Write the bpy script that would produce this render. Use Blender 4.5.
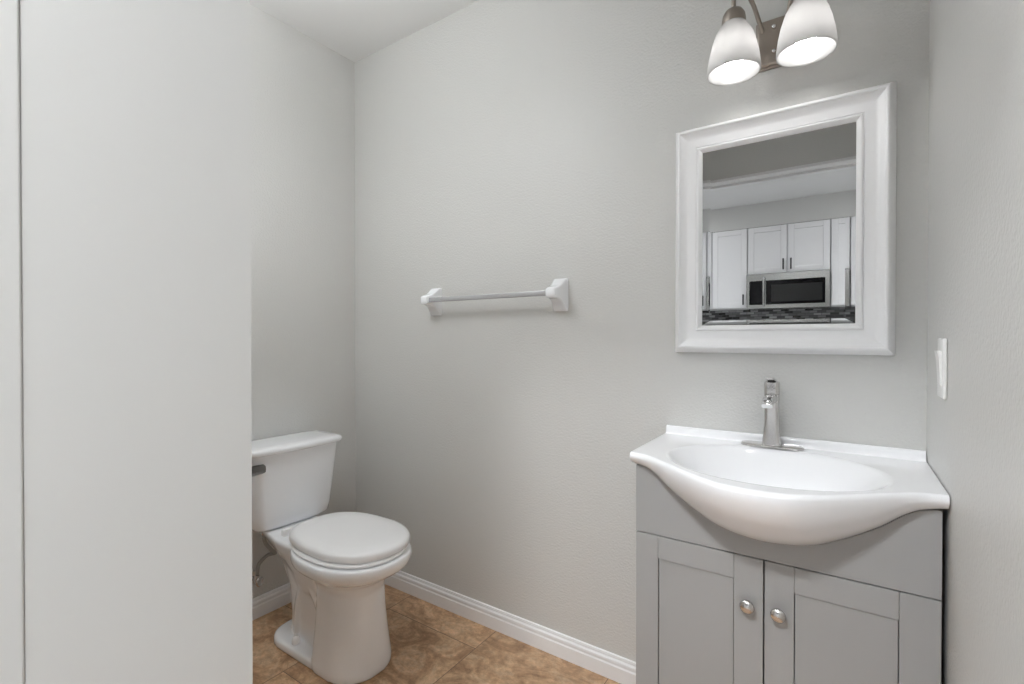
import bpy, bmesh, math, random
from mathutils import Vector, Matrix

C = bpy.context.scene
for o in list(bpy.data.objects):
    bpy.data.objects.remove(o)
PI = math.pi
R = math.radians

# ---------------------------------------------------------------- camera
CAM_Z = 1.1188
cam_data = bpy.data.cameras.new('camera')
cam_data.sensor_fit = 'HORIZONTAL'
cam_data.sensor_width = 36.0
cam_data.lens = 484.7 / 1024 * 36.0
cam_data.clip_start = 0.01
cam_data.clip_end = 60
cam = bpy.data.objects.new('camera', cam_data)
cam.location = (0, 0, CAM_Z)
cam.rotation_euler = (R(90 - 0.4565), 0, R(34.355))
C.collection.objects.link(cam)
C.camera = cam

# ---------------------------------------------------------------- world, exposure
W = bpy.data.worlds.new('world')
C.world = W
W.use_nodes = True
bgn = W.node_tree.nodes['Background']
bgn.inputs[0].default_value = (0.97, 0.985, 1.0, 1)
bgn.inputs[1].default_value = 0.6
C.view_settings.view_transform = 'Standard'
C.view_settings.look = 'None'
C.view_settings.gamma = 1
C.view_settings.use_curve_mapping = False
C.view_settings.exposure = 0.46
BULB = 17.0        # emission of the two vanity bulbs
KITCHEN_FILL = 38.0     # emission of the ceiling lamps added in the kitchen for fill
HALL_FILL = 150.0       # emission of the unseen hall lamp added as low fill for the bathroom
BATH_FILL = 18.5 # emission of the unseen pendant added to brighten the bathroom
C.cycles.max_bounces = 16
C.cycles.diffuse_bounces = 10
C.cycles.glossy_bounces = 6
C.cycles.transmission_bounces = 8
C.cycles.caustics_reflective = False
C.cycles.caustics_refractive = False
C.cycles.use_denoising = True


# ---------------------------------------------------------------- materials
def mat(name, col, rough=0.5, metal=0.0, coat=0.0, spec=0.5, bump=None, emit=None):
    m = bpy.data.materials.new(name)
    m.use_nodes = True
    nt = m.node_tree
    b = nt.nodes['Principled BSDF']
    b.inputs['Base Color'].default_value = (*col, 1)
    b.inputs['Roughness'].default_value = rough
    b.inputs['Metallic'].default_value = metal
    b.inputs['Coat Weight'].default_value = coat
    b.inputs['Specular IOR Level'].default_value = spec
    if emit:
        b.inputs['Emission Color'].default_value = (*emit[0], 1)
        b.inputs['Emission Strength'].default_value = emit[1]
    if bump:
        scale, strength, dist, detail = bump
        tc = nt.nodes.new('ShaderNodeTexCoord')
        n = nt.nodes.new('ShaderNodeTexNoise')
        n.inputs['Scale'].default_value = scale
        n.inputs['Detail'].default_value = detail
        n.inputs['Roughness'].default_value = 0.55
        bp = nt.nodes.new('ShaderNodeBump')
        bp.inputs['Strength'].default_value = strength
        bp.inputs['Distance'].default_value = dist
        nt.links.new(tc.outputs['Object'], n.inputs['Vector'])
        nt.links.new(n.outputs['Fac'], bp.inputs['Height'])
        nt.links.new(bp.outputs['Normal'], b.inputs['Normal'])
    return m


WALL_COL = (0.617, 0.614, 0.598)
M = {}
M['wall'] = mat('wall_paint', WALL_COL, 0.42, bump=(150, 0.5, 0.003, 1.5))
M['smooth_wall'] = mat('smooth_wall_paint', WALL_COL, 0.5, bump=(60, 0.05, 0.002, 2))
M['ceiling'] = mat('ceiling_paint', (0.77, 0.77, 0.765), 0.7, bump=(70, 0.15, 0.003, 2))
M['trim'] = mat('white_trim_paint', (0.83, 0.835, 0.85), 0.3)
M['porcelain'] = mat('white_porcelain', (0.86, 0.87, 0.89), 0.12, coat=0.4)
M['seat'] = mat('white_seat_plastic', (0.87, 0.865, 0.87), 0.25)
M['ceramic_top'] = mat('white_sink_ceramic', (0.875, 0.88, 0.90), 0.14, coat=0.4)
M['frame'] = mat('white_frame_paint', (0.86, 0.86, 0.87), 0.28)
M['white_plastic'] = mat('white_plastic', (0.82, 0.82, 0.81), 0.35)
M['cab'] = mat('grey_cabinet_paint', (0.345, 0.345, 0.343), 0.38)
M['cab_dark'] = mat('cabinet_inside', (0.02, 0.02, 0.02), 0.7)
M['mirror'] = mat('mirror_silver', (0.62, 0.625, 0.625), 0.0, metal=1.0)
M['dark_chrome'] = mat('dark_chrome', (0.20, 0.195, 0.19), 0.2, metal=1.0)
M['chrome'] = mat('chrome', (0.72, 0.72, 0.72), 0.10, metal=1.0)
M['brushed'] = mat('brushed_nickel', (0.64, 0.625, 0.61), 0.24, metal=1.0, bump=(300, 0.03, 0.001, 1))
M['bronze'] = mat('warm_nickel', (0.37, 0.325, 0.285), 0.33, metal=1.0, bump=(200, 0.05, 0.001, 1))
M['steel'] = mat('stainless_steel', (0.45, 0.45, 0.44), 0.26, metal=1.0)
M['bar'] = mat('grey_towel_bar', (0.47, 0.47, 0.48), 0.25, metal=0.2)
M['hose'] = mat('braided_hose', (0.35, 0.35, 0.34), 0.4, metal=0.8, bump=(500, 0.5, 0.001, 0))
M['kitchen_white'] = mat('white_cabinet_paint', (0.80, 0.80, 0.81), 0.4)
M['black'] = mat('black_metal', (0.006, 0.006, 0.006), 0.4, spec=0.2)
M['black_glass'] = mat('black_glass', (0.004, 0.004, 0.005), 0.12, spec=0.2)
M['window_mesh'] = mat('oven_window', (0.02, 0.02, 0.02), 0.2, spec=0.25)
M['counter'] = mat('pale_counter', (0.70, 0.70, 0.69), 0.25, bump=(30, 0.02, 0.001, 4))
M['kitchen_fill'] = mat('kitchen_fill_diffuser', (0.8, 0.8, 0.8), 0.5, emit=((0.975, 0.985, 1.0), KITCHEN_FILL))
M['hall_fill'] = mat('hall_fill_diffuser', (0.8, 0.8, 0.8), 0.5, emit=((0.955, 0.98, 1.0), HALL_FILL))
M['bath_fill'] = mat('bath_fill_diffuser', (0.8, 0.8, 0.8), 0.5, emit=((0.95, 0.98, 1.0), BATH_FILL))
M['bulb'] = mat('lit_bulb', (0.9, 0.9, 0.9), 0.4, emit=((1, 0.99, 0.98), BULB))


def make_shade_material():
    m = bpy.data.materials.new('frosted_shade_glass')
    m.use_nodes = True
    nt = m.node_tree
    out = nt.nodes['Material Output']
    nt.nodes.remove(nt.nodes['Principled BSDF'])
    d = nt.nodes.new('ShaderNodeBsdfDiffuse')
    d.inputs[0].default_value = (0.56, 0.555, 0.55, 1)
    t = nt.nodes.new('ShaderNodeBsdfTranslucent')
    t.inputs[0].default_value = (0.56, 0.555, 0.55, 1)
    g = nt.nodes.new('ShaderNodeBsdfGlossy')
    g.inputs['Roughness'].default_value = 0.2
    a = nt.nodes.new('ShaderNodeMixShader')
    a.inputs[0].default_value = 0.60
    b = nt.nodes.new('ShaderNodeMixShader')
    b.inputs[0].default_value = 0.05
    nt.links.new(d.outputs[0], a.inputs[1])
    nt.links.new(t.outputs[0], a.inputs[2])
    nt.links.new(a.outputs[0], b.inputs[1])
    nt.links.new(g.outputs[0], b.inputs[2])
    nt.links.new(b.outputs[0], out.inputs[0])
    return m


M['shade'] = make_shade_material()


def make_floor_material():
    m = bpy.data.materials.new('brown_slate_tile')
    m.use_nodes = True
    nt = m.node_tree
    N, L = nt.nodes, nt.links
    b = N['Principled BSDF']
    tc = N.new('ShaderNodeTexCoord')
    mp = N.new('ShaderNodeMapping')
    mp.inputs['Location'].default_value = (-1.36 + 0.457 * 8, 1.09 + 0.457 * 8, 0)
    swp = N.new('ShaderNodeSeparateXYZ'); swc = N.new('ShaderNodeCombineXYZ')
    L.new(tc.outputs['Object'], swp.inputs[0])
    L.new(swp.outputs['Y'], swc.inputs['X']); L.new(swp.outputs['X'], swc.inputs['Y'])
    L.new(swc.outputs[0], mp.inputs['Vector'])
    br = N.new('ShaderNodeTexBrick')
    br.offset = 0.5
    br.inputs['Scale'].default_value = 1.0
    br.inputs['Brick Width'].default_value = 0.457
    br.inputs['Row Height'].default_value = 0.457
    br.inputs['Mortar Size'].default_value = 0.0016
    br.inputs['Mortar Smooth'].default_value = 0.3
    br.inputs['Color1'].default_value = (0, 0, 0, 1)
    br.inputs['Color2'].default_value = (1, 1, 1, 1)
    br.inputs['Mortar'].default_value = (0.5, 0.5, 0.5, 1)
    L.new(mp.outputs[0], br.inputs['Vector'])
    # each tile shifts the stone pattern
    sc = N.new('ShaderNodeVectorMath'); sc.operation = 'SCALE'
    sc.inputs['Scale'].default_value = 7.0
    L.new(br.outputs['Color'], sc.inputs[0])
    ad = N.new('ShaderNodeVectorMath'); ad.operation = 'ADD'
    L.new(tc.outputs['Object'], ad.inputs[0]); L.new(sc.outputs[0], ad.inputs[1])
    n1 = N.new('ShaderNodeTexNoise')
    n1.inputs['Scale'].default_value = 6.0; n1.inputs['Detail'].default_value = 8
    n1.inputs['Roughness'].default_value = 0.68; n1.inputs['Distortion'].default_value = 1.6
    st = N.new('ShaderNodeMapping')
    st.inputs['Scale'].default_value = (1.0, 1.7, 1.0)
    st.inputs['Rotation'].default_value = (0, 0, 0.5)
    L.new(ad.outputs[0], st.inputs['Vector'])
    L.new(st.outputs[0], n1.inputs['Vector'])
    cr = N.new('ShaderNodeValToRGB')
    e = cr.color_ramp.elements
    e[0].position = 0.28; e[0].color = (0.228, 0.127, 0.069, 1)
    e[1].position = 0.74; e[1].color = (0.696, 0.477, 0.291, 1)
    for p, c in ((0.42, (0.355, 0.215, 0.122, 1)), (0.52, (0.475, 0.308, 0.183, 1)), (0.62, (0.523, 0.367, 0.237, 1))):
        k = cr.color_ramp.elements.new(p); k.color = c
    L.new(n1.outputs['Fac'], cr.inputs['Fac'])
    n2 = N.new('ShaderNodeTexNoise')
    n2.inputs['Scale'].default_value = 42; n2.inputs['Detail'].default_value = 6; n2.inputs['Roughness'].default_value = 0.7
    L.new(ad.outputs[0], n2.inputs['Vector'])
    mr = N.new('ShaderNodeMapRange')
    mr.inputs['From Min'].default_value = 0.3; mr.inputs['From Max'].default_value = 0.7
    mr.inputs['To Min'].default_value = 0.70; mr.inputs['To Max'].default_value = 1.38
    L.new(n2.outputs['Fac'], mr.inputs['Value'])
    mu = N.new('ShaderNodeVectorMath'); mu.operation = 'SCALE'
    L.new(cr.outputs['Color'], mu.inputs[0]); L.new(mr.outputs[0], mu.inputs['Scale'])
    # per tile tone
    tone = N.new('ShaderNodeMapRange')
    tone.inputs['To Min'].default_value = 0.85; tone.inputs['To Max'].default_value = 1.2
    L.new(br.outputs['Color'], tone.inputs['Value'])
    mu2 = N.new('ShaderNodeVectorMath'); mu2.operation = 'SCALE'
    L.new(mu.outputs[0], mu2.inputs[0]); L.new(tone.outputs[0], mu2.inputs['Scale'])
    mx = N.new('ShaderNodeMix'); mx.data_type = 'RGBA'
    L.new(br.outputs['Fac'], mx.inputs['Factor'])
    L.new(mu2.outputs[0], mx.inputs['A'])
    mx.inputs['B'].default_value = (0.15, 0.095, 0.06, 1)
    L.new(mx.outputs['Result'], b.inputs['Base Color'])
    b.inputs['Roughness'].default_value = 0.45
    bp = N.new('ShaderNodeBump'); bp.inputs['Strength'].default_value = 0.25; bp.inputs['Distance'].default_value = 0.004
    L.new(n1.outputs['Fac'], bp.inputs['Height'])
    L.new(bp.outputs['Normal'], b.inputs['Normal'])
    return m


M['bounce_floor'] = mat('pale_bounce_floor', (0.62, 0.63, 0.64), 0.4, bump=(20, 0.03, 0.001, 3))  # pale tone chosen so this unseen floor bounces neutral light
M['floor'] = make_floor_material()


def make_mosaic_material():
    m = bpy.data.materials.new('mosaic_splash')
    m.use_nodes = True
    nt = m.node_tree
    N, L = nt.nodes, nt.links
    b = N['Principled BSDF']
    tc = N.new('ShaderNodeTexCoord')
    sep = N.new('ShaderNodeSeparateXYZ'); cmb = N.new('ShaderNodeCombineXYZ')
    L.new(tc.outputs['Object'], sep.inputs[0])
    L.new(sep.outputs['X'], cmb.inputs['X']); L.new(sep.outputs['Z'], cmb.inputs['Y'])
    br = N.new('ShaderNodeTexBrick')
    br.inputs['Scale'].default_value = 1.0
    br.inputs['Brick Width'].default_value = 0.07
    br.inputs['Row Height'].default_value = 0.024
    br.inputs['Mortar Size'].default_value = 0.0022
    br.inputs['Color1'].default_value = (0.008, 0.008, 0.009, 1)
    br.inputs['Color2'].default_value = (0.45, 0.45, 0.46, 1)
    br.inputs['Mortar'].default_value = (0.10, 0.10, 0.10, 1)
    br.inputs['Bias'].default_value = -0.1
    L.new(cmb.outputs[0], br.inputs['Vector'])
    L.new(br.outputs['Color'], b.inputs['Base Color'])
    b.inputs['Roughness'].default_value = 0.2
    return m


M['mosaic'] = make_mosaic_material()


# ---------------------------------------------------------------- helpers
def link_mesh(name, bm, material, parent=None, smooth=None, loc=None):
    bmesh.ops.remove_doubles(bm, verts=bm.verts, dist=1e-6)
    bmesh.ops.recalc_face_normals(bm, faces=bm.faces)
    me = bpy.data.meshes.new(name)
    bm.to_mesh(me)
    bm.free()
    me.materials.append(material)
    if smooth is not None:
        for p in me.polygons:
            p.use_smooth = True
        if smooth < 180:
            me.set_sharp_from_angle(angle=R(smooth))
    o = bpy.data.objects.new(name, me)
    C.collection.objects.link(o)
    if parent is not None:
        o.parent = parent
    if loc is not None:
        o.location = loc
    return o


def thing(name, label, cat, loc=(0, 0, 0), group=None):
    o = bpy.data.objects.new(name, None)
    o.empty_display_size = 0.05
    C.collection.objects.link(o)
    o.location = loc
    o['label'] = label
    o['category'] = cat
    if group:
        o['group'] = group
    return o


def tag(o, label, cat, group=None):
    o['label'] = label
    o['category'] = cat
    if group:
        o['group'] = group
    return o


def struct(name, bm, material, label, cat, smooth=None):
    o = link_mesh(name, bm, material, None, smooth)
    o['kind'] = 'structure'
    o['label'] = label
    o['category'] = cat
    return o


def box(bm, x0, x1, y0, y1, z0, z1, bev=0.0, seg=2):
    v = [bm.verts.new(p) for p in ((x0, y0, z0), (x1, y0, z0), (x1, y1, z0), (x0, y1, z0),
                                   (x0, y0, z1), (x1, y0, z1), (x1, y1, z1), (x0, y1, z1))]
    fs = [bm.faces.new([v[i] for i in f]) for f in ((0, 3, 2, 1), (4, 5, 6, 7), (0, 1, 5, 4), (1, 2, 6, 5), (2, 3, 7, 6), (3, 0, 4, 7))]
    if bev > 0:
        es = list({e for f in fs for e in f.edges})
        bmesh.ops.bevel(bm, geom=es, offset=bev, segments=seg, profile=0.5, affect='EDGES')


def loft(bm, rings, cap0=True, cap1=True, closed=True):
    vr = [[bm.verts.new(p) for p in r] for r in rings]
    n = len(vr[0])
    for a, b in zip(vr, vr[1:]):
        for i in range(n if closed else n - 1):
            j = (i + 1) % n
            bm.faces.new((a[i], a[j], b[j], b[i]))
    if cap0:
        bm.faces.new(list(reversed(vr[0])))
    if cap1:
        bm.faces.new(vr[-1])


def lathe(bm, prof, seg=32, mtx=None, cap0=False, cap1=False):
    rings = []
    for r, h in prof:
        ring = []
        for i in range(seg):
            a = 2 * PI * i / seg
            p = Vector((r * math.cos(a), r * math.sin(a), h))
            ring.append(mtx @ p if mtx else p)
        rings.append(ring)
    loft(bm, rings, cap0, cap1)


def catmull(pts, n=8):
    P = [Vector(p) for p in pts]
    P = [2 * P[0] - P[1]] + P + [2 * P[-1] - P[-2]]
    out = []
    for i in range(1, len(P) - 2):
        a, b, c, d = P[i - 1], P[i], P[i + 1], P[i + 2]
        for k in range(n):
            t = k / n
            out.append(0.5 * ((2 * b) + (c - a) * t + (2 * a - 5 * b + 4 * c - d) * t * t + (3 * b - a - 3 * c + d) * t ** 3))
    out.append(P[-2])
    return out


def tube(bm, pts, rad, seg=14, n=8, cap=True):
    path = catmull(pts, n) if n else [Vector(p) for p in pts]
    rings = []
    up = None
    for i, p in enumerate(path):
        t = (path[min(i + 1, len(path) - 1)] - path[max(i - 1, 0)]).normalized()
        if up is None:
            up = t.orthogonal().normalized()
        up = (up - t * up.dot(t)).normalized()
        s = t.cross(up)
        r = rad(i / (len(path) - 1)) if callable(rad) else rad
        rings.append([p + up * (r * math.cos(2 * PI * k / seg)) + s * (r * math.sin(2 * PI * k / seg)) for k in range(seg)])
    loft(bm, rings, cap, cap)


def interp(tab, x):
    if x <= tab[0][0]:
        return tab[0][1]
    for (a, b), (c, d) in zip(tab, tab[1:]):
        if x <= c:
            return b + (d - b) * (x - a) / (c - a)
    return tab[-1][1]


def smooth_interp(tab, x):
    # monotone cubic through a table
    if x <= tab[0][0]:
        return tab[0][1]
    if x >= tab[-1][0]:
        return tab[-1][1]
    n = len(tab)
    d = [(tab[i + 1][1] - tab[i][1]) / (tab[i + 1][0] - tab[i][0]) for i in range(n - 1)]
    m = [0.0] * n
    for i in range(1, n - 1):
        m[i] = 0 if d[i - 1] * d[i] <= 0 else 2 * d[i - 1] * d[i] / (d[i - 1] + d[i])
    for i in range(n - 1):
        if x <= tab[i + 1][0]:
            h = tab[i + 1][0] - tab[i][0]
            t = (x - tab[i][0]) / h
            return ((2 * t ** 3 - 3 * t * t + 1) * tab[i][1] + (t ** 3 - 2 * t * t + t) * h * m[i]
                    + (-2 * t ** 3 + 3 * t * t) * tab[i + 1][1] + (t ** 3 - t * t) * h * m[i + 1])


# ---------------------------------------------------------------- the room shell
XL, XR, YB, ZC = -1.940, 0.164, 1.5007, 2.44     # left wall, right wall, back wall, ceiling
YF, DOOR_Y0 = 0.1215, 0.018                        # door wall, both faces
CHX, CHY = -0.664, 0.3436                         # corner of the boxed-out wall beside the door
HEAD = 1.978                                      # door head
KY = -2.30                                        # kitchen cabinet fronts
KW = KY - 0.34                                    # kitchen wall

bm = bmesh.new(); box(bm, -4.2, 2.6, KW - 0.1, DOOR_Y0, -0.06, 0)
struct('floor_kitchen', bm, M['bounce_floor'], 'unseen kitchen floor behind the doorway, made pale grey to bounce light', 'floor')  # pale on purpose, reflects neutral fill into the bathroom
bm = bmesh.new(); box(bm, XL - 0.1, XR + 0.1, DOOR_Y0, YB + 0.1, -0.06, 0)
struct('floor', bm, M['floor'], 'brown slate look tile floor of the bathroom', 'floor')
bm = bmesh.new(); box(bm, -4.2, 2.6, KW - 0.1, YB + 0.1, ZC, ZC + 0.06)
struct('ceiling', bm, M['ceiling'], 'pale grey painted ceiling', 'ceiling')
bm = bmesh.new(); box(bm, XL - 0.1, XR + 0.1, YB, YB + 0.1, 0, ZC)
struct('wall_back', bm, M['wall'], 'pale grey wall carrying the mirror and towel bar', 'wall')
bm = bmesh.new(); box(bm, XL - 0.1, XL, DOOR_Y0, YB, 0, ZC)
struct('wall_left', bm, M['wall'], 'pale grey wall behind the toilet tank', 'wall')
bm = bmesh.new(); box(bm, XR, XR + 0.1, DOOR_Y0, YB, 0, ZC)
struct('wall_right', bm, M['wall'], 'pale grey wall beside the vanity with the light switch', 'wall')

# wall beside the door: boxed-out corner that hides the near side of the toilet
bm = bmesh.new(); box(bm, XL, CHX, YF, CHY, 0, ZC)
struct('wall_near', bm, M['smooth_wall'], 'smooth pale grey wall end in the left foreground', 'wall')
# door wall: pieces left, right and above the opening
bm = bmesh.new(); box(bm, -4.2, CHX - 0.016, DOOR_Y0, YF - 0.0002, 0, ZC)
struct('wall_front', bm, M['smooth_wall'], 'pale grey wall left of the doorway', 'wall')
JR = 0.125
bm = bmesh.new(); box(bm, JR + 0.016, XR, DOOR_Y0, YF, 0, ZC)
box(bm, XR + 0.1, 2.6, DOOR_Y0, YF, 0, ZC)
struct('wall_front_right', bm, M['wall'], 'pale grey wall right of the doorway', 'wall')
bm = bmesh.new(); box(bm, CHX - 0.016, JR + 0.016, DOOR_Y0, YF, HEAD + 0.016, ZC)
struct('wall_front_head', bm, M['wall'], 'pale grey wall above the doorway, seen in the mirror', 'wall')
# jamb lining with a small rounded arris
bm = bmesh.new()
JL = CHX + 0.0013
loft(bm, [[(CHX - 0.016, DOOR_Y0, z), (JL, DOOR_Y0, z), (JL, YF - 0.0025, z), (JL - 0.0004, YF - 0.0012, z), (JL - 0.0014, YF - 0.0003, z), (CHX - 0.0002, YF - 0.0003, z), (CHX - 0.016, YF - 0.0003, z)] for z in (0, HEAD)])
struct('trim_1', bm, M['smooth_wall'], 'painted door jamb at the left edge', 'door jamb')
bm = bmesh.new(); box(bm, JR, JR + 0.016, DOOR_Y0, YF, 0, HEAD, 0.002)
struct('trim_2', bm, M['smooth_wall'], 'painted door jamb on the right of the doorway', 'door jamb')
bm = bmesh.new(); box(bm, CHX - 0.016, JR + 0.016, DOOR_Y0, YF, HEAD, HEAD + 0.016, 0.002)
box(bm, CHX, JR, 0.030, 0.062, HEAD - 0.014, HEAD + 0.001, 0.002)
struct('trim_3', bm, M['trim'], 'white door head lining seen in the mirror', 'door jamb')

# baseboards: a stepped profile extruded along the wall
BB = [(0, 0), (0.0135, 0), (0.0135, 0.046), (0.0105, 0.0505), (0.0105, 0.056), (0.0125, 0.058), (0.0115, 0.064), (0.007, 0.069), (0.007, 0.073), (0.0055, 0.0785), (0, 0.080)]
bm = bmesh.new(); loft(bm, [[(x, YB - d, h) for d, h in BB] for x in (XL + 0.0001, XR)])
struct('baseboard_back', bm, M['trim'], 'white moulded baseboard under the towel bar', 'baseboard')
bm = bmesh.new(); loft(bm, [[(XL + d, y, h) for d, h in BB] for y in (CHY, YB - 0.0136)])
struct('baseboard_left', bm, M['trim'], 'white moulded baseboard behind the toilet', 'baseboard')

# ---------------------------------------------------------------- toilet
TY = 1.072
toilet = thing('toilet', 'white two-piece toilet with its lid closed', 'toilet', (XL, TY, 0))
NS = 64


def egg(uc, front, back, hw, z, p=2.0, pb=2.0, n=NS):
    r = []
    for i in range(n):
        a = 2 * PI * i / n
        c, s = math.cos(a), math.sin(a)
        q = p if c >= 0 else pb
        x = (abs(c) ** (2 / q)) * (1 if c >= 0 else -1)
        y = (abs(s) ** (2 / q)) * (1 if s >= 0 else -1)
        r.append((uc + x * (front if c >= 0 else back), y * hw, z))
    return r


bm = bmesh.new()
# front pedestal column
loft(bm, [egg(0.545, f, 0.10, h, z, 2.15, 6) for z, f, h in
          ((0.0, 0.125, 0.118), (0.02, 0.126, 0.119), (0.06, 0.121, 0.114), (0.12, 0.114, 0.106), (0.20, 0.107, 0.098), (0.27, 0.106, 0.094), (0.31, 0.120, 0.100), (0.35, 0.15, 0.12))])
# bowl
loft(bm, [egg(0.535, f, b, h, z, 2.15, 2.4) for z, f, b, h in
          ((0.265, 0.105, 0.16, 0.088), (0.295, 0.118, 0.18, 0.102), (0.322, 0.150, 0.20, 0.126), (0.345, 0.195, 0.21, 0.158), (0.360, 0.214, 0.214, 0.171), (0.375, 0.220, 0.215, 0.175), (0.388, 0.221, 0.215, 0.175), (0.398, 0.217, 0.213, 0.171))])


def deck(u0, h0, h1, z):
    pts = []
    for q in range(11):                    # near side, back to front
        k = q / 10
        pts.append((u0 + 0.02 + (0.43 - u0) * k, -(h0 + (h1 - h0) * min(1.0, k * 1.9)), z))
    for q in range(11):
        k = 1 - q / 10
        pts.append((u0 + 0.02 + (0.43 - u0) * k, (h0 + (h1 - h0) * min(1.0, k * 1.9)), z))
    pts.append((u0, h0 * 0.7, z)); pts.append((u0, -h0 * 0.7, z))
    return pts


# deck the tank stands on, flaring out of the bowl
loft(bm, [deck(a, b, c, z) for z, a, b, c in ((0.22, 0.22, 0.060, 0.078), (0.28, 0.19, 0.064, 0.092), (0.325, 0.14, 0.070, 0.108), (0.360, 0.08, 0.078, 0.122), (0.385, 0.05, 0.084, 0.128), (0.394, 0.05, 0.085, 0.129), (0.400, 0.054, 0.080, 0.124))])
# rear body with the trapway
loft(bm, [egg(0.37, 0.16, b, h, z, 3, 3.4) for z, b, h in ((0.0, 0.145, 0.066), (0.10, 0.140, 0.066), (0.20, 0.145, 0.072), (0.30, 0.17, 0.086))])
tp = [(0.50, -0.056, 0.10), (0.44, -0.058, 0.21), (0.39, -0.058, 0.255), (0.345, -0.054, 0.22), (0.315, -0.050, 0.14), (0.30, -0.046, 0.04)]
tube(bm, tp, 0.027, 14, 6)
tube(bm, [(a, -b, c) for a, b, c in tp], 0.027, 14, 6)
# foot
loft(bm, [egg(0.30, 0.30, 0.126, h, z, 4, 3.0) for z, h in ((0.0, 0.116), (0.022, 0.115), (0.03, 0.108))])
bowl = link_mesh('bowl', bm, M['porcelain'], toilet, 180)
rm = bowl.modifiers.new('remesh', 'REMESH'); rm.mode = 'VOXEL'; rm.voxel_size = 0.0045; rm.use_smooth_shade = True
sm = bowl.modifiers.new('smooth', 'SMOOTH'); sm.factor = 0.5; sm.iterations = 10

for s in (-1, 1):
    bm = bmesh.new()
    lathe(bm, [(0.0001, 0.026), (0.0135, 0.026), (0.0145, 0.030), (0.0135, 0.042), (0.0095, 0.050), (0.0001, 0.0525)], 20, Matrix.Translation((0.335, s * 0.088, 0.006)))
    link_mesh('bolt_cap', bm, M['seat'], toilet, 60)


def tank_ring(u0, u1, hw, z, bow=0.012, rc=0.032, n=6):
    """rounded rectangle with a bowed front"""
    pts = []
    for cu, cv, a0 in ((u1 - rc, hw - rc, 0), (u0 + rc, hw - rc, 90), (u0 + rc, -hw + rc, 180), (u1 - rc, -hw + rc, 270)):
        for k in range(n + 1):
            a = R(a0 + 90 * k / n)
            pts.append([cu + rc * math.cos(a), cv + rc * math.sin(a), z])
    # extra points on the front
    front = [[u1, -hw + rc + (2 * hw - 2 * rc) * k / 8, z] for k in range(1, 8)]
    pts += front
    for p in pts:
        p[0] += bow * (1 - (p[1] / hw) ** 2) * max(0.0, (p[0] - u0) / (u1 - u0))
    return pts


bm = bmesh.new()
TO = 0.010
tk = [(0.400, 0.050, 0.165, 0.134), (0.405, 0.040, 0.178, 0.146), (0.416, 0.034, 0.186, 0.153), (0.45, 0.030, 0.192, 0.1575), (0.55, 0.026, 0.199, 0.168), (0.65, 0.024, 0.204, 0.178), (0.692, 0.023, 0.206, 0.182)]
loft(bm, [tank_ring(a, b, h, z) for z, a, b, h in tk])
link_mesh('tank', bm, M['porcelain'], toilet, 50, (0, TO, 0))
bm = bmesh.new()
lk = [(0.690, 0.020, 0.208, 0.186), (0.693, 0.014, 0.217, 0.194), (0.697, 0.012, 0.220, 0.196), (0.706, 0.012, 0.221, 0.197), (0.713, 0.015, 0.217, 0.193), (0.717, 0.026, 0.204, 0.181), (0.719, 0.05, 0.18, 0.15)]
loft(bm, [tank_ring(a, b, h, z, 0.014) for z, a, b, h in lk])
link_mesh('tank_lid', bm, M['porcelain'], toilet, 50, (0, TO, 0))

# flush lever on the front of the tank
bm = bmesh.new()
lathe(bm, [(0.0001, 0), (0.013, 0), (0.014, 0.004), (0.011, 0.010), (0.0001, 0.011)], 20, Matrix.Translation((0.2065, -0.150, 0.647)) @ Matrix.Rotation(R(90), 4, 'Y'))
lev = [[(0.222 + dx, y - 0.022, 0.648 + dz) for dx, dz in ((-0.004, -h), (0.004, -h * 0.8), (0.006, 0), (0.004, h * 0.8), (-0.004, h))] for y, h in ((-0.165, 0.015), (-0.155, 0.018), (-0.135, 0.018), (-0.118, 0.017), (-0.113, 0.013))]
loft(bm, lev)
link_mesh('flush_lever', bm, M['dark_chrome'], toilet, 50)

# seat ring and closed lid
bm = bmesh.new()
loft(bm, [egg(0.535, f, b, h, z, 2.15, 2.6) for z, f, b, h in ((0.399, 0.196, 0.205, 0.154), (0.401, 0.203, 0.212, 0.160), (0.406, 0.205, 0.214, 0.162), (0.410, 0.202, 0.211, 0.159))])
link_mesh('seat_ring', bm, M['seat'], toilet, 50)
bm = bmesh.new()
loft(bm, [egg(0.535, f, b, h, z, 2.15, 2.6) for z, f, b, h in ((0.410, 0.191, 0.250, 0.157), (0.412, 0.199, 0.257, 0.162), (0.418, 0.202, 0.260, 0.165), (0.429, 0.201, 0.259, 0.164), (0.436, 0.194, 0.255, 0.161), (0.441, 0.178, 0.235, 0.148), (0.444, 0.14, 0.17, 0.11), (0.445, 0.07, 0.08, 0.055))])
link_mesh('seat_lid', bm, M['seat'], toilet, 60, (0, 0.013, 0))
for s in (-1, 1):
    bm = bmesh.new()
    loft(bm, [egg(0.265, a, a, b, z, 3, 3, 24) for z, a, b in ((0.399, 0.016, 0.022), (0.416, 0.015, 0.021), (0.424, 0.010, 0.016))])
    h = link_mesh('hinge', bm, M['seat'], toilet, 50)
    h.location = (0, s * 0.075, 0)

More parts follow.
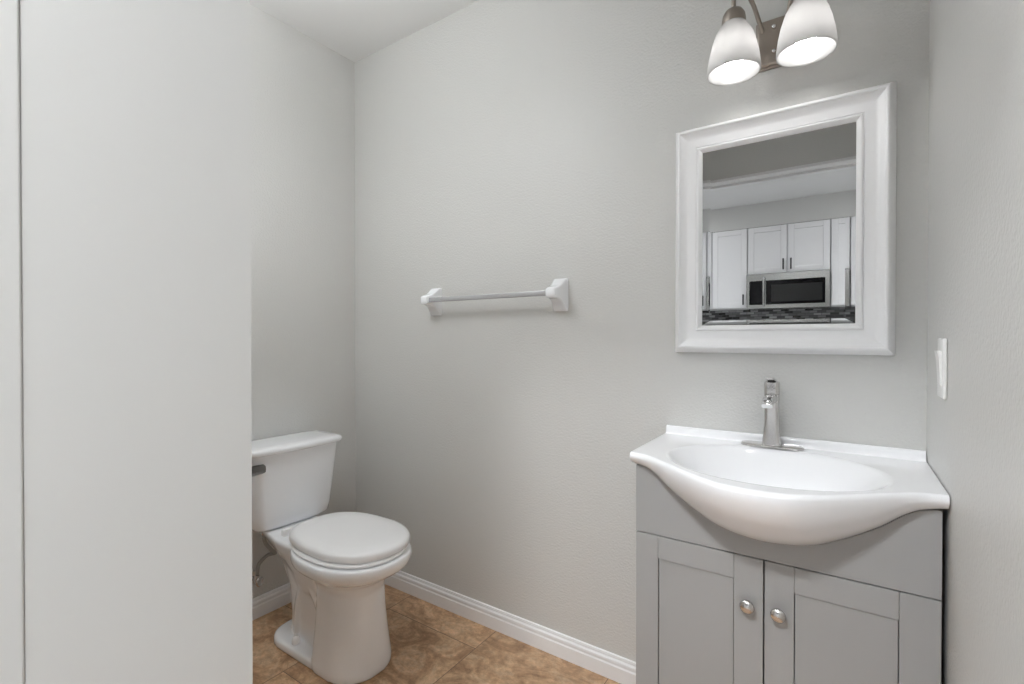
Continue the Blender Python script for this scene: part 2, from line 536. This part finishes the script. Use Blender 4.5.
# water supply below the tank: the hose belongs to the toilet, the valve to the wall
bm = bmesh.new()
tube(bm, [(0.105, -0.080, 0.385), (0.106, -0.074, 0.335), (0.100, -0.045, 0.292), (0.085, -0.020, 0.268), (0.060, -0.040, 0.258), (0.044, -0.064, 0.228), (0.040, -0.070, 0.190)], 0.0072, 12, 8)
hose = link_mesh('supply_hose', bm, M['hose'], toilet, 180)
hose['label'] = 'grey braided water hose'
bm = bmesh.new()
lathe(bm, [(0.0001, 0.366), (0.012, 0.366), (0.014, 0.370), (0.014, 0.384), (0.022, 0.386), (0.023, 0.399), (0.0001, 0.399)], 8, Matrix.Translation((0.105, -0.080, 0)))
link_mesh('coupling_nut', bm, M['brushed'], hose, 30)
sup = thing('shutoff_valve', 'small metal shutoff valve on the wall under the toilet tank', 'water valve', (XL, TY - 0.070, 0.166))
bm = bmesh.new()
lathe(bm, [(0.0001, -0.012), (0.010, -0.012), (0.011, 0.0), (0.009, 0.020), (0.0001, 0.022)], 16, Matrix.Translation((0.04, 0, 0)))
lathe(bm, [(0.0001, 0.0002), (0.026, 0.0002), (0.024, 0.006), (0.008, 0.008), (0.008, 0.04), (0.0001, 0.04)], 20, Matrix.Rotation(R(90), 4, 'Y'))
link_mesh('valve_body', bm, M['brushed'], sup, 40)
bm = bmesh.new()
lathe(bm, [(0.0001, 0.0), (0.010, 0.0), (0.015, 0.006), (0.016, 0.014), (0.012, 0.019), (0.0001, 0.020)], 12, Matrix.Translation((0.048, 0, 0)) @ Matrix.Rotation(R(90), 4, 'Y') @ Matrix.Scale(1.3, 4, (1, 0, 0)))
link_mesh('valve_handle', bm, M['brushed'], sup, 40)

# ---------------------------------------------------------------- towel bar
tb = thing('towel_bar', 'grey towel bar between two white ceramic posts on the back wall', 'towel bar', (-1.111, YB, 1.272))
POST = [(-0.295), (0.295)]
for s in POST:
    bm = bmesh.new()
    rings = []
    # sections going out from the wall: (distance, half width, top, bottom)
    for d, w, zt, zb, e in ((0.0, 0.0275, 0.055, -0.060, 0.16), (0.010, 0.0275, 0.055, -0.060, 0.16), (0.013, 0.0262, 0.0535, -0.0585, 0.18), (0.018, 0.0250, 0.050, -0.052, 0.2), (0.026, 0.0240, 0.043, -0.038, 0.25), (0.036, 0.0230, 0.035, -0.027, 0.3), (0.048, 0.0222, 0.028, -0.020, 0.35), (0.060, 0.0215, 0.023, -0.0175, 0.4), (0.073, 0.0205, 0.020, -0.017, 0.45), (0.079, 0.0180, 0.017, -0.0145, 0.5), (0.081, 0.013, 0.011, -0.009, 0.5)):
        ring = []
        zc, hz = (zt + zb) / 2, (zt - zb) / 2
        for k in range(48):
            a = 2 * PI * k / 48
            c, q = math.cos(a), math.sin(a)
            ring.append((s + w * abs(c) ** e * (1 if c >= 0 else -1), -d, zc + hz * abs(q) ** e * (1 if q >= 0 else -1)))
        rings.append(ring)
    loft(bm, rings)
    link_mesh('post', bm, M['porcelain'], tb, 60)
bm = bmesh.new()
box(bm, -0.278, 0.278, -0.0705, -0.0525, -0.0075, 0.0105, 0.0035, 3)
link_mesh('bar', bm, M['bar'], tb, 40)

# ---------------------------------------------------------------- vanity cabinet
VXL, VXR, VF = -0.436, 0.1545, 1.2007     # left side, right side, front plane
VC = -0.1405
van = thing('vanity_cabinet', 'grey two-door vanity cabinet under the white sink', 'vanity cabinet', (VC, VF, 0))
vo = Vector((VC, VF, 0))
CONTACT = [(0, 0.668), (0.05, 0.6725), (0.09, 0.682), (0.125, 0.698), (0.165, 0.721), (0.205, 0.748), (0.24, 0.777), (0.268, 0.7925), (0.31, 0.8005)]
FRONT = [(0, 1.012), (0.05, 1.017), (0.10, 1.041), (0.15, 1.079), (0.20, 1.121), (0.24, 1.154), (0.27, 1.171), (0.31, 1.178)]
L0, R0 = VXL - VC, VXR - VC
# carcass: sides, back, bottom, toe kick
bm = bmesh.new()
for a, b in ((L0, L0 + 0.016), (R0 - 0.016, R0)):
    box(bm, a, b, 0.020, YB - VF - 0.0005, 0.0, 0.785, 0.0008, 1)
box(bm, L0 + 0.016, R0 - 0.016, 0.27, 0.285, 0.0, 0.66)
box(bm, L0 + 0.016, R0 - 0.016, 0.020, 0.27, 0.085, 0.10)
box(bm, L0 + 0.016, R0 - 0.016, 0.055, 0.07, 0.0, 0.085)
link_mesh('carcass', bm, M['cab'], van)
# fascia with its top cut to the curve of the basin
bm = bmesh.new()
NX = 60
xs = [L0 + (R0 - L0) * i / NX for i in range(NX + 1)]
prof = [(L0, 0.6275)] + [(x, min(0.795, smooth_interp(CONTACT, abs(x)) - 0.0015)) for x in xs] + [(R0, 0.6275)]
loft(bm, [[(x, y, z) for x, z in prof] for y in (0.0, 0.019)])
link_mesh('fascia', bm, M['cab'], van)


def door(xa, xb, knob_x, st_l, st_r):
    z0, z1 = 0.092, 0.6245
    rail = 0.056
    bm = bmesh.new()
    b = 0.0009
    box(bm, xa, xa + st_l - 0.0003, 0, 0.019, z0, z1, b, 1)
    box(bm, xb - st_r + 0.0003, xb, 0, 0.019, z0, z1, b, 1)
    box(bm, xa + st_l, xb - st_r, 0, 0.019, z1 - rail, z1, b, 1)
    box(bm, xa + st_l, xb - st_r, 0, 0.019, z0, z0 + rail, b, 1)
    d = link_mesh('door', bm, M['cab'], van)
    bm = bmesh.new()
    box(bm, xa + st_l + 0.0012, xb - st_r - 0.0012, 0.0035, 0.016, z0 + rail + 0.0012, z1 - rail - 0.0012, 0.0006, 1)
    link_mesh('panel', bm, M['cab'], d)
    bm = bmesh.new()
    mt = Matrix.Translation((knob_x, 0, 0.5205)) @ Matrix.Rotation(R(90), 4, 'X')
    lathe(bm, [(0.0001, -0.001), (0.0065, -0.001), (0.0060, 0.008), (0.0075, 0.012), (0.0145, 0.0165), (0.0155, 0.0195), (0.0145, 0.0225), (0.010, 0.0255), (0.0001, 0.0268)], 28, mt)
    link_mesh('knob', bm, M['brushed'], d, 50)
    return d


MID = -0.1432 - VC
door(L0, MID - 0.0016, -0.1745 - VC, 0.0570, 0.0600)
door(MID + 0.0016, R0, -0.1135 - VC, 0.0570, 0.0625)

# ---------------------------------------------------------------- sink top
ZD = 0.83
SXL, SXR = -0.4445 - VC, 0.1615 - VC
YBK = YB - 0.0005
sink = thing('vanity_sink', 'white ceramic sink top with a bowed front on the grey cabinet', 'sink', (VC, VF, ZD))


def yfront(d):
    return smooth_interp(FRONT, abs(d))


def basin(d, y):
    b = 0.186 if y < 1.245 else 0.186
    r = math.sqrt((d / 0.226) ** 2 + ((y - 1.248) / b) ** 2)
    t = max(0.0, 1 - r ** 2.2)
    drop = 0.112 * t ** 1.3
    # soft lip around the bowl
    return -drop


bm = bmesh.new()
NXg, NYg = 150, 110
rows = []
for i in range(NXg + 1):
    s = i / NXg
    d = SXL + (SXR - SXL) * s
    yf = yfront(d)
    zc = smooth_interp(CONTACT, abs(d)) - ZD
    col = []
    # back edge: upstand
    col += [(d, YBK, -0.028), (d, YBK, 0.021), (d, YBK - 0.003, 0.0235), (d, YBK - 0.009, 0.0235), (d, YBK - 0.013, 0.0222), (d, YBK - 0.0155, 0.0185), (d, YBK - 0.0165, 0.013), (d, YBK - 0.0175, 0.006), (d, YBK - 0.0195, 0.0022), (d, YBK - 0.0225, 0.0004)]
    y0, y1 = YBK - 0.026, yf + 0.010
    for j in range(NYg + 1):
        y = y0 + (y1 - y0) * j / NYg
        col.append((d, y, basin(d, y)))
    # rounded front lip
    for a in (18, 36, 54, 72, 90):
        col.append((d, yf + 0.010 - 0.010 * math.sin(R(a)), -0.010 + 0.010 * math.cos(R(a))))
    # apron down to the fascia
    yc = VF - 0.0006
    zs = -0.010
    for k in range(1, 15):
        t = k / 14
        f = 0.35 * (1 - math.cos(t * PI / 2)) + 0.65 * t ** 1.55
        gz = 0.45 * math.sin(t * PI / 2) + 0.55 * t
        col.append((d, yf + (yc - yf) * f, zs + (zc - zs) * gz))
    rows.append([(x, y - VF, z) for x, y, z in col])
vr = [[bm.verts.new(p) for p in r] for r in rows]
for a, b in zip(vr, vr[1:]):
    for k in range(len(a) - 1):
        bm.faces.new((a[k], a[k + 1], b[k + 1], b[k]))
# close the two ends
for r in (vr[0], vr[-1]):
    bm.faces.new(r)
sk = link_mesh('basin', bm, M['ceramic_top'], sink, 42)
# drain at the bottom of the bowl
bm = bmesh.new()
lathe(bm, [(0.0001, -0.108), (0.014, -0.108), (0.018, -0.109), (0.022, -0.1112), (0.0225, -0.116)], 24, Matrix.Translation((0, 1.248 - VF, 0)))
link_mesh('drain', bm, M['chrome'], sink, 50)

# ---------------------------------------------------------------- faucet
FX, FY = -0.1560, 1.452
fau = thing('faucet', 'brushed nickel single-hole faucet on an oval plate behind the basin', 'faucet', (FX, FY, ZD))
bm = bmesh.new()


def stadium(hx, hy, z, n=12):
    pts = []
    for k in range(n + 1):
        a = R(-90 + 180 * k / n)
        pts.append((hx - hy + hy * math.cos(a), hy * math.sin(a), z))
    for k in range(n + 1):
        a = R(90 + 180 * k / n)
        pts.append((-hx + hy + hy * math.cos(a), hy * math.sin(a), z))
    return pts


loft(bm, [stadium(a, b, z) for z, a, b in ((0.0004, 0.0745, 0.0255), (0.0045, 0.0745, 0.0255), (0.0065, 0.0725, 0.0235), (0.0070, 0.069, 0.020))])
link_mesh('base_plate', bm, M['brushed'], fau, 40)


def sq(hx, hy, z, y0=0.0, p=4.5, n=32):
    r = []
    for k in range(n):
        a = 2 * PI * k / n
        c, s = math.cos(a), math.sin(a)
        r.append((hx * abs(c) ** (2 / p) * (1 if c >= 0 else -1), y0 + hy * abs(s) ** (2 / p) * (1 if s >= 0 else -1), z))
    return r


bm = bmesh.new()
loft(bm, [sq(a, b, z, y) for z, a, b, y in ((0.007, 0.0225, 0.0205, 0), (0.012, 0.0222, 0.0202, 0), (0.035, 0.0198, 0.0185, 0), (0.065, 0.0178, 0.0170, 0.001), (0.095, 0.0170, 0.0165, 0.001), (0.125, 0.0172, 0.0170, 0.001), (0.140, 0.0178, 0.0176, 0.001))])
link_mesh('body', bm, M['brushed'], fau, 40)
bm = bmesh.new()
# spout: runs forward over the basin and turns down at its tip
sp = []
for y, z, hw, hz in ((0.004, 0.128, 0.0150, 0.011), (-0.02, 0.131, 0.0145, 0.0105), (-0.05, 0.131, 0.0138, 0.0098), (-0.075, 0.1305, 0.0132, 0.0092), (-0.090, 0.126, 0.0128, 0.009), (-0.098, 0.119, 0.0124, 0.0088)):
    t = {0.004: 0, -0.02: 2, -0.05: -6, -0.075: -16, -0.090: -34, -0.098: -48}[y]
    ca, sa = math.cos(R(t)), math.sin(R(t))
    ring = []
    for k in range(24):
        a = 2 * PI * k / 24
        c, s = math.cos(a), math.sin(a)
        px = hw * abs(c) ** 0.5 * (1 if c >= 0 else -1)
        pz = hz * abs(s) ** 0.5 * (1 if s >= 0 else -1)
        ring.append((px, y + pz * sa * 1.0, z + pz * ca))
    sp.append(ring)
loft(bm, sp)
link_mesh('spout', bm, M['chrome'], fau, 40)
bm = bmesh.new()
loft(bm, [sq(a, b, z, y) for z, a, b, y in ((0.1415, 0.0178, 0.0176, 0.001), (0.168, 0.0182, 0.018, 0.001), (0.172, 0.017, 0.017, 0.001), (0.1735, 0.0135, 0.0135, 0.001))])
lv = [[(x, y, z) for x, z in ((-w, zz), (w, zz), (w * 0.9, zz + 0.005), (-w * 0.9, zz + 0.005))] for y, w, zz in ((0.012, 0.010, 0.1725), (-0.01, 0.010, 0.176), (-0.040, 0.0095, 0.1805), (-0.062, 0.009, 0.183))]
loft(bm, lv)
link_mesh('handle', bm, M['brushed'], fau, 40)

# ---------------------------------------------------------------- mirror
MX0, MX1, MZ0, MZ1 = -0.4215, 0.1040, 1.0765, 1.7395
mc = Vector(((MX0 + MX1) / 2, YB - 0.0004, (MZ0 + MZ1) / 2))
mirror = thing('wall_mirror', 'wall mirror in a wide white moulded frame above the sink', 'mirror', mc)
PR = [(0.002, 0.0), (0.0, 0.003), (0.0015, 0.010), (0.009, 0.0275), (0.0125, 0.0335), (0.0155, 0.0362), (0.0185, 0.0368), (0.0210, 0.0352), (0.0222, 0.0318), (0.0252, 0.0300), (0.030, 0.0262), (0.036, 0.0228), (0.043, 0.0202), (0.051, 0.0184), (0.058, 0.0175), (0.0615, 0.0174), (0.0624, 0.0150), (0.0640, 0.0150), (0.0650, 0.0185), (0.0670, 0.0200), (0.0700, 0.0200), (0.0770, 0.0150), (0.0795, 0.0125), (0.0795, 0.0)]
hx, hz = (MX1 - MX0) / 2, (MZ1 - MZ0) / 2
bm = bmesh.new()
loft_r = []
for sx, sz in ((-1, -1), (1, -1), (1, 1), (-1, 1)):
    loft_r.append([(sx * (hx - w), -h, sz * (hz - w)) for w, h in PR])
loft_r.append(loft_r[0])
vr = [[bm.verts.new(p) for p in r] for r in loft_r[:4]]
for q in range(4):
    a, b = vr[q], vr[(q + 1) % 4]
    for k in range(len(a)):
        j = (k + 1) % len(a)
        bm.faces.new((a[k], a[j], b[j], b[k]))
link_mesh('frame', bm, M['frame'], mirror, 25)
# bevelled glass
gx, gz = hx - 0.0792, hz - 0.0792
GD = -0.0105
bm = bmesh.new()
BW = 0.022          # width of the bevel at the sides
BWZ = 0.0135        # and at top and bottom
inner = [bm.verts.new((sx * (gx - BW), GD, sz * (gz - BWZ))) for sx, sz in ((-1, -1), (1, -1), (1, 1), (-1, 1))]
bm.faces.new(inner)
tilt = {'b': 1.05, 'r': 1.1, 't': 0.7, 'l': 2.8}
for q, key in enumerate('brtl'):
    a, b = inner[q].co, inner[(q + 1) % 4].co
    o = [((-1, -1), (1, -1), (1, 1), (-1, 1))[q], ((-1, -1), (1, -1), (1, 1), (-1, 1))[(q + 1) % 4]]
    dy = -(BWZ if key in 'bt' else BW) * math.tan(R(tilt[key]))
    v = [bm.verts.new(a), bm.verts.new((o[0][0] * gx, GD + dy, o[0][1] * gz)), bm.verts.new((o[1][0] * gx, GD + dy, o[1][1] * gz)), bm.verts.new(b)]
    bm.faces.new(v)
me = bpy.data.meshes.new('glass')
bmesh.ops.recalc_face_normals(bm, faces=bm.faces)
bm.to_mesh(me); bm.free()
me.materials.append(M['mirror'])
gl = bpy.data.objects.new('glass', me); C.collection.objects.link(gl); gl.parent = mirror

# ---------------------------------------------------------------- vanity light
LX, LZ = -0.157, 1.918
lamp = thing('vanity_light', 'two-bulb vanity wall light with white bell shades above the mirror', 'wall light', (LX, YB, LZ))
bm = bmesh.new()
pr = [(-0.0435, -0.0625), (0.0435, -0.0625), (0.0435, 0.0625), (-0.0435, 0.0625)]
box(bm, -0.046, 0.046, -0.010, -0.0004, -0.065, 0.065, 0.002, 2)
box(bm, -0.042, 0.042, -0.024, -0.009, -0.061, 0.061, 0.006, 3)
link_mesh('back_plate', bm, M['bronze'], lamp, 40)
for zz in (0.035, -0.030):
    bm = bmesh.new()
    lathe(bm, [(0.0001, 0.0), (0.0055, 0.0), (0.006, 0.004), (0.0045, 0.008), (0.0001, 0.0095)], 16, Matrix.Translation((0.0, -0.023, zz)) @ Matrix.Rotation(R(90), 4, 'X'))
    link_mesh('finial', bm, M['chrome'], lamp, 50)
for s in (-1, 1):
    px, py = s * 0.080, -0.140
    bm = bmesh.new()
    tube(bm, [(s * 0.028, -0.018, 0.030), (s * 0.034, -0.040, 0.052), (s * 0.046, -0.062, 0.092), (s * 0.061, -0.095, 0.118), (s * 0.075, -0.128, 0.108), (px, py, 0.075), (px, py, 0.045)], 0.0056, 12, 8)
    link_mesh('arm', bm, M['bronze'], lamp, 180)
    bm = bmesh.new()
    mt = Matrix.Translation((px, py, 0))
    lathe(bm, [(0.0001, 0.050), (0.012, 0.049), (0.021, 0.043), (0.0265, 0.033), (0.0285, 0.020), (0.0285, 0.010), (0.0001, 0.010)], 28, mt)
    link_mesh('lamp_holder', bm, M['bronze'], lamp, 50)
    bm = bmesh.new()
    outp = [(0.0255, 0.0125), (0.029, 0.009), (0.0365, -0.003), (0.0455, -0.020), (0.0535, -0.046), (0.0595, -0.074), (0.0625, -0.098), (0.0635, -0.112), (0.0632, -0.1155), (0.0615, -0.1165)]
    inp = [(0.060, -0.1150), (0.0595, -0.110), (0.0565, -0.074), (0.0505, -0.046), (0.0425, -0.020), (0.0335, -0.004), (0.026, 0.006), (0.0235, 0.0095)]
    lathe(bm, outp + inp + [outp[0]], 48, mt)
    sh = link_mesh('lamp_shade', bm, M['shade'], lamp, 180)
    bm = bmesh.new()
    lathe(bm, [(0.0001, 0.009), (0.013, 0.009), (0.0135, -0.020), (0.0145, -0.034), (0.0001, -0.036)], 24, mt)
    link_mesh('socket', bm, M['white_plastic'], lamp, 50)
    bm = bmesh.new()
    lathe(bm, [(0.0001, -0.0365), (0.013, -0.037), (0.0185, -0.047), (0.0235, -0.062), (0.0245, -0.074), (0.0220, -0.087), (0.014, -0.097), (0.0001, -0.101)], 24, mt)
    link_mesh('bulb', bm, M['bulb'], lamp, 180)

# ---------------------------------------------------------------- light switch
sw = thing('light_switch', 'white rocker light switch on the right wall above the sink', 'light switch', (XR, 1.262, 1.060))
bm = bmesh.new()
box(bm, -0.0065, -0.0003, -0.036, 0.036, -0.0585, 0.0585, 0.003, 3)
link_mesh('cover_plate', bm, M['white_plastic'], sw, 40)
bm = bmesh.new()
loft(bm, [[(-0.0062, y, -0.034), (-0.0085, y, -0.034), (-0.0095, y, -0.012), (-0.0105, y, 0.012), (-0.0135, y, 0.034), (-0.0062, y, 0.034)] for y in (-0.0165, 0.0165)])
link_mesh('rocker', bm, M['white_plastic'], sw)

# ---------------------------------------------------------------- unseen bathroom pendant, added as fill light
t = thing('fill_pendant', 'unseen white disc pendant added to brighten the bathroom', 'pendant light', (-1.25, 0.58, ZC))
bm = bmesh.new(); lathe(bm, [(0.0001, -0.0004), (0.060, -0.0004), (0.062, -0.012), (0.050, -0.024), (0.0001, -0.026)], 40)
link_mesh('canopy', bm, M['trim'], t, 40)
bm = bmesh.new(); lathe(bm, [(0.0001, -0.020), (0.007, -0.020), (0.007, -0.325), (0.0001, -0.325)], 16)
link_mesh('stem', bm, M['brushed'], t, 40)
bm = bmesh.new(); lathe(bm, [(0.16 * math.sin(R(k * 7.5)) + 0.0001, -0.34 + 0.036 * math.cos(R(k * 7.5))) for k in range(25)], 40)
link_mesh('diffuser', bm, M['bath_fill'], t, 60)

# ---------------------------------------------------------------- kitchen behind the doorway, seen in the mirror
bm = bmesh.new(); box(bm, -4.2, 2.6, KW - 0.1, KW, 0, ZC)
struct('wall_kitchen', bm, M['smooth_wall'], 'grey kitchen wall seen in the mirror', 'wall')
KBOT, KTOP = 1.417, 2.205
bm = bmesh.new(); box(bm, -4.2, 2.6, KW, KY - 0.012, KTOP + 0.002, ZC)
struct('wall_soffit', bm, M['smooth_wall'], 'grey soffit above the white kitchen cabinets', 'wall')
bm = bmesh.new(); box(bm, -4.2, 2.6, KW, KW + 0.010, 0.912, KBOT + 0.3)
o = struct('wall_splash', bm, M['mosaic'], 'black and grey mosaic backsplash seen in the mirror', 'backsplash')


def wall_cabinet(x0, x1, z0, z1, handle, label):
    """handle: list of (door index, side) ; doors split evenly"""
    t = thing('wall_cabinet', label, 'cabinet', ((x0 + x1) / 2, KY, z0), 'white cabinets on the kitchen wall')
    w = (x1 - x0) / 2
    h = z1 - z0
    bm = bmesh.new()
    box(bm, -w, w, KW - KY + 0.011, -0.021, 0, h, 0.001, 1)
    link_mesh('body', bm, M['kitchen_white'], t)
    n = len(handle)
    for k, side in enumerate(handle):
        a = -w + 2 * w * k / n + 0.004
        b = -w + 2 * w * (k + 1) / n - 0.004
        bm = bmesh.new()
        r = 0.052
        box(bm, a, a + r, -0.020, 0, 0.004, h - 0.004, 0.002, 1)
        box(bm, b - r, b, -0.020, 0, 0.004, h - 0.004, 0.002, 1)
        box(bm, a + r, b - r, -0.020, 0, 0.004, 0.004 + r, 0.002, 1)
        box(bm, a + r, b - r, -0.020, 0, h - 0.004 - r, h - 0.004, 0.002, 1)
        box(bm, a + r - 0.001, b - r + 0.001, -0.018, -0.007, 0.004 + r - 0.001, h - 0.003 - r)
        d = link_mesh('door', bm, M['kitchen_white'], t)
        hx_ = (b - 0.028) if side > 0 else (a + 0.028)
        bm = bmesh.new()
        box(bm, hx_ - 0.006, hx_ + 0.006, 0.022, 0.032, 0.030, 0.135, 0.002, 1)
        for zz in (0.045, 0.12):
            box(bm, hx_ - 0.004, hx_ + 0.004, -0.0005, 0.024, zz - 0.004, zz + 0.004)
        link_mesh('handle', bm, M['black'], d)
    return t


MWL, MWR, MWB, MWT = -0.785, -0.100, 1.405, 1.738
wall_cabinet(-1.118, -0.789, KBOT, KTOP, [1], 'tall white kitchen cabinet left of the microwave in the mirror')
wall_cabinet(-1.96, -1.122, KBOT, KTOP, [1, -1], 'white kitchen cabinet farthest left of the microwave')
wall_cabinet(MWL, MWR, MWT + 0.004, KTOP, [1, -1], 'short white kitchen cabinet right above the microwave in the mirror')
wall_cabinet(MWR + 0.004, 0.225, KBOT, KTOP, [1], 'tall white kitchen cabinet right of the microwave in the mirror')
wall_cabinet(0.229, 1.0, KBOT, KTOP, [1, -1], 'white kitchen cabinet farthest right of the microwave')

mw = thing('microwave', 'stainless steel microwave hung under the short kitchen cabinet in the mirror', 'microwave', ((MWL + MWR) / 2, KY, MWB))
w = (MWR - MWL) / 2
h = MWT - MWB
bm = bmesh.new(); box(bm, -w, w, KW - KY + 0.011, 0.03, 0, h, 0.003, 1)
link_mesh('casing', bm, M['steel'], mw)
bm = bmesh.new()
box(bm, -w, w, 0.031, 0.055, 0, h, 0.004, 2)
dr = link_mesh('door', bm, M['steel'], mw)
bm = bmesh.new(); box(bm, -w + 0.168, w - 0.036, 0.054, 0.0565, 0.036, h - 0.066, 0.001, 1)
link_mesh('window', bm, M['black_glass'], dr)
bm = bmesh.new(); box(bm, -w + 0.215, w - 0.060, 0.0565, 0.0572, 0.062, h - 0.110)
link_mesh('mesh_screen', bm, M['window_mesh'], dr)
bm = bmesh.new(); box(bm, -w + 0.024, -w + 0.140, 0.054, 0.0565, 0.036, h - 0.066, 0.001, 1)
link_mesh('control_panel', bm, M['black_glass'], mw)
bm = bmesh.new()
tube(bm, [(-w + 0.152, 0.054, 0.03), (-w + 0.152, 0.085, 0.045), (-w + 0.152, 0.095, 0.12), (-w + 0.152, 0.085, h - 0.05), (-w + 0.152, 0.054, h - 0.035)], 0.010, 12, 6)
link_mesh('handle', bm, M['steel'], dr, 180)

# counter and base cabinets below
bm = bmesh.new(); box(bm, -2.2, 1.4, KW + 0.0105, KY + 0.31, 0.872, 0.912, 0.004, 2)
tag(link_mesh('worktop', bm, M['counter'], None), 'pale kitchen worktop below the mosaic backsplash', 'worktop')
for i, (a, b) in enumerate(((-2.16, -1.402), (-1.398, -0.642), (-0.638, 0.118), (0.122, 0.9))):
    t = thing('base_cabinet', ['white base cabinet farthest left under the kitchen worktop', 'white base cabinet second from the left under the kitchen worktop', 'white base cabinet under the microwave side of the worktop', 'white base cabinet farthest right under the kitchen worktop'][i], 'cabinet', ((a + b) / 2, KY + 0.28, 0), 'base cabinets under the kitchen worktop')
    w = (b - a) / 2
    bm = bmesh.new()
    box(bm, -w, w, KW - KY - 0.28 + 0.012, -0.021, 0.10, 0.8715, 0.001, 1)
    box(bm, -w, w, KW - KY - 0.28 + 0.012, -0.08, 0.0, 0.10)
    link_mesh('body', bm, M['kitchen_white'], t)
    for s in (-1, 1):
        bm = bmesh.new()
        x0, x1 = (-w + 0.004, -0.002) if s < 0 else (0.002, w - 0.004)
        r = 0.055
        box(bm, x0, x0 + r, -0.02, 0, 0.105, 0.86, 0.002, 1); box(bm, x1 - r, x1, -0.02, 0, 0.105, 0.86, 0.002, 1)
        box(bm, x0 + r, x1 - r, -0.02, 0, 0.105, 0.16, 0.002, 1); box(bm, x0 + r, x1 - r, -0.02, 0, 0.805, 0.86, 0.002, 1)
        box(bm, x0 + r - 0.001, x1 - r + 0.001, -0.018, -0.007, 0.159, 0.806)
        d = link_mesh('door', bm, M['kitchen_white'], t)
        bm = bmesh.new(); hx_ = s * 0.03
        box(bm, hx_ - 0.006, hx_ + 0.006, 0.022, 0.032, 0.70, 0.82, 0.002, 1)
        for zz in (0.715, 0.805):
            box(bm, hx_ - 0.004, hx_ + 0.004, -0.0005, 0.024, zz - 0.004, zz + 0.004)
        link_mesh('handle', bm, M['black'], d)

# unseen hall lamp, added to fill the bathroom through the doorway
t = thing('fill_downlight', 'unseen white cylinder lamp added on the hall ceiling to light the bathroom', 'ceiling light', (-0.36, -0.60, ZC))
bm = bmesh.new(); lathe(bm, [(0.0001, -0.0004), (0.178, -0.0004), (0.180, -0.004), (0.180, -0.110), (0.176, -0.112), (0.172, -0.108), (0.172, -0.022), (0.0001, -0.022)], 48)
link_mesh('housing', bm, M['trim'], t, 40)
bm = bmesh.new(); lathe(bm, [(0.0001, -0.034), (0.160, -0.032), (0.168, -0.028), (0.168, -0.023), (0.0001, -0.023)], 40)
link_mesh('diffuser', bm, M['hall_fill'], t, 60)

# ceiling lamps added in the kitchen to raise the overall light
for i, (x, y, place) in enumerate(((-1.45, -1.62, 'over the left of the kitchen worktop'), (0.45, -1.62, 'over the right of the kitchen worktop'))):
    t = thing('fill_ceiling_light', 'added round flush fill light ' + place, 'ceiling light', (x, y, ZC), 'added kitchen fill lights')
    bm = bmesh.new(); lathe(bm, [(0.14, -0.0004), (0.16, -0.0004), (0.16, -0.03), (0.145, -0.034), (0.14, -0.03)], 40)
    link_mesh('rim', bm, M['brushed'], t, 40)
    bm = bmesh.new(); lathe(bm, [(0.0001, -0.05), (0.07, -0.048), (0.12, -0.04), (0.143, -0.028), (0.143, -0.002), (0.0001, -0.002)], 40)
    link_mesh('diffuser', bm, M['kitchen_fill'], t, 60)
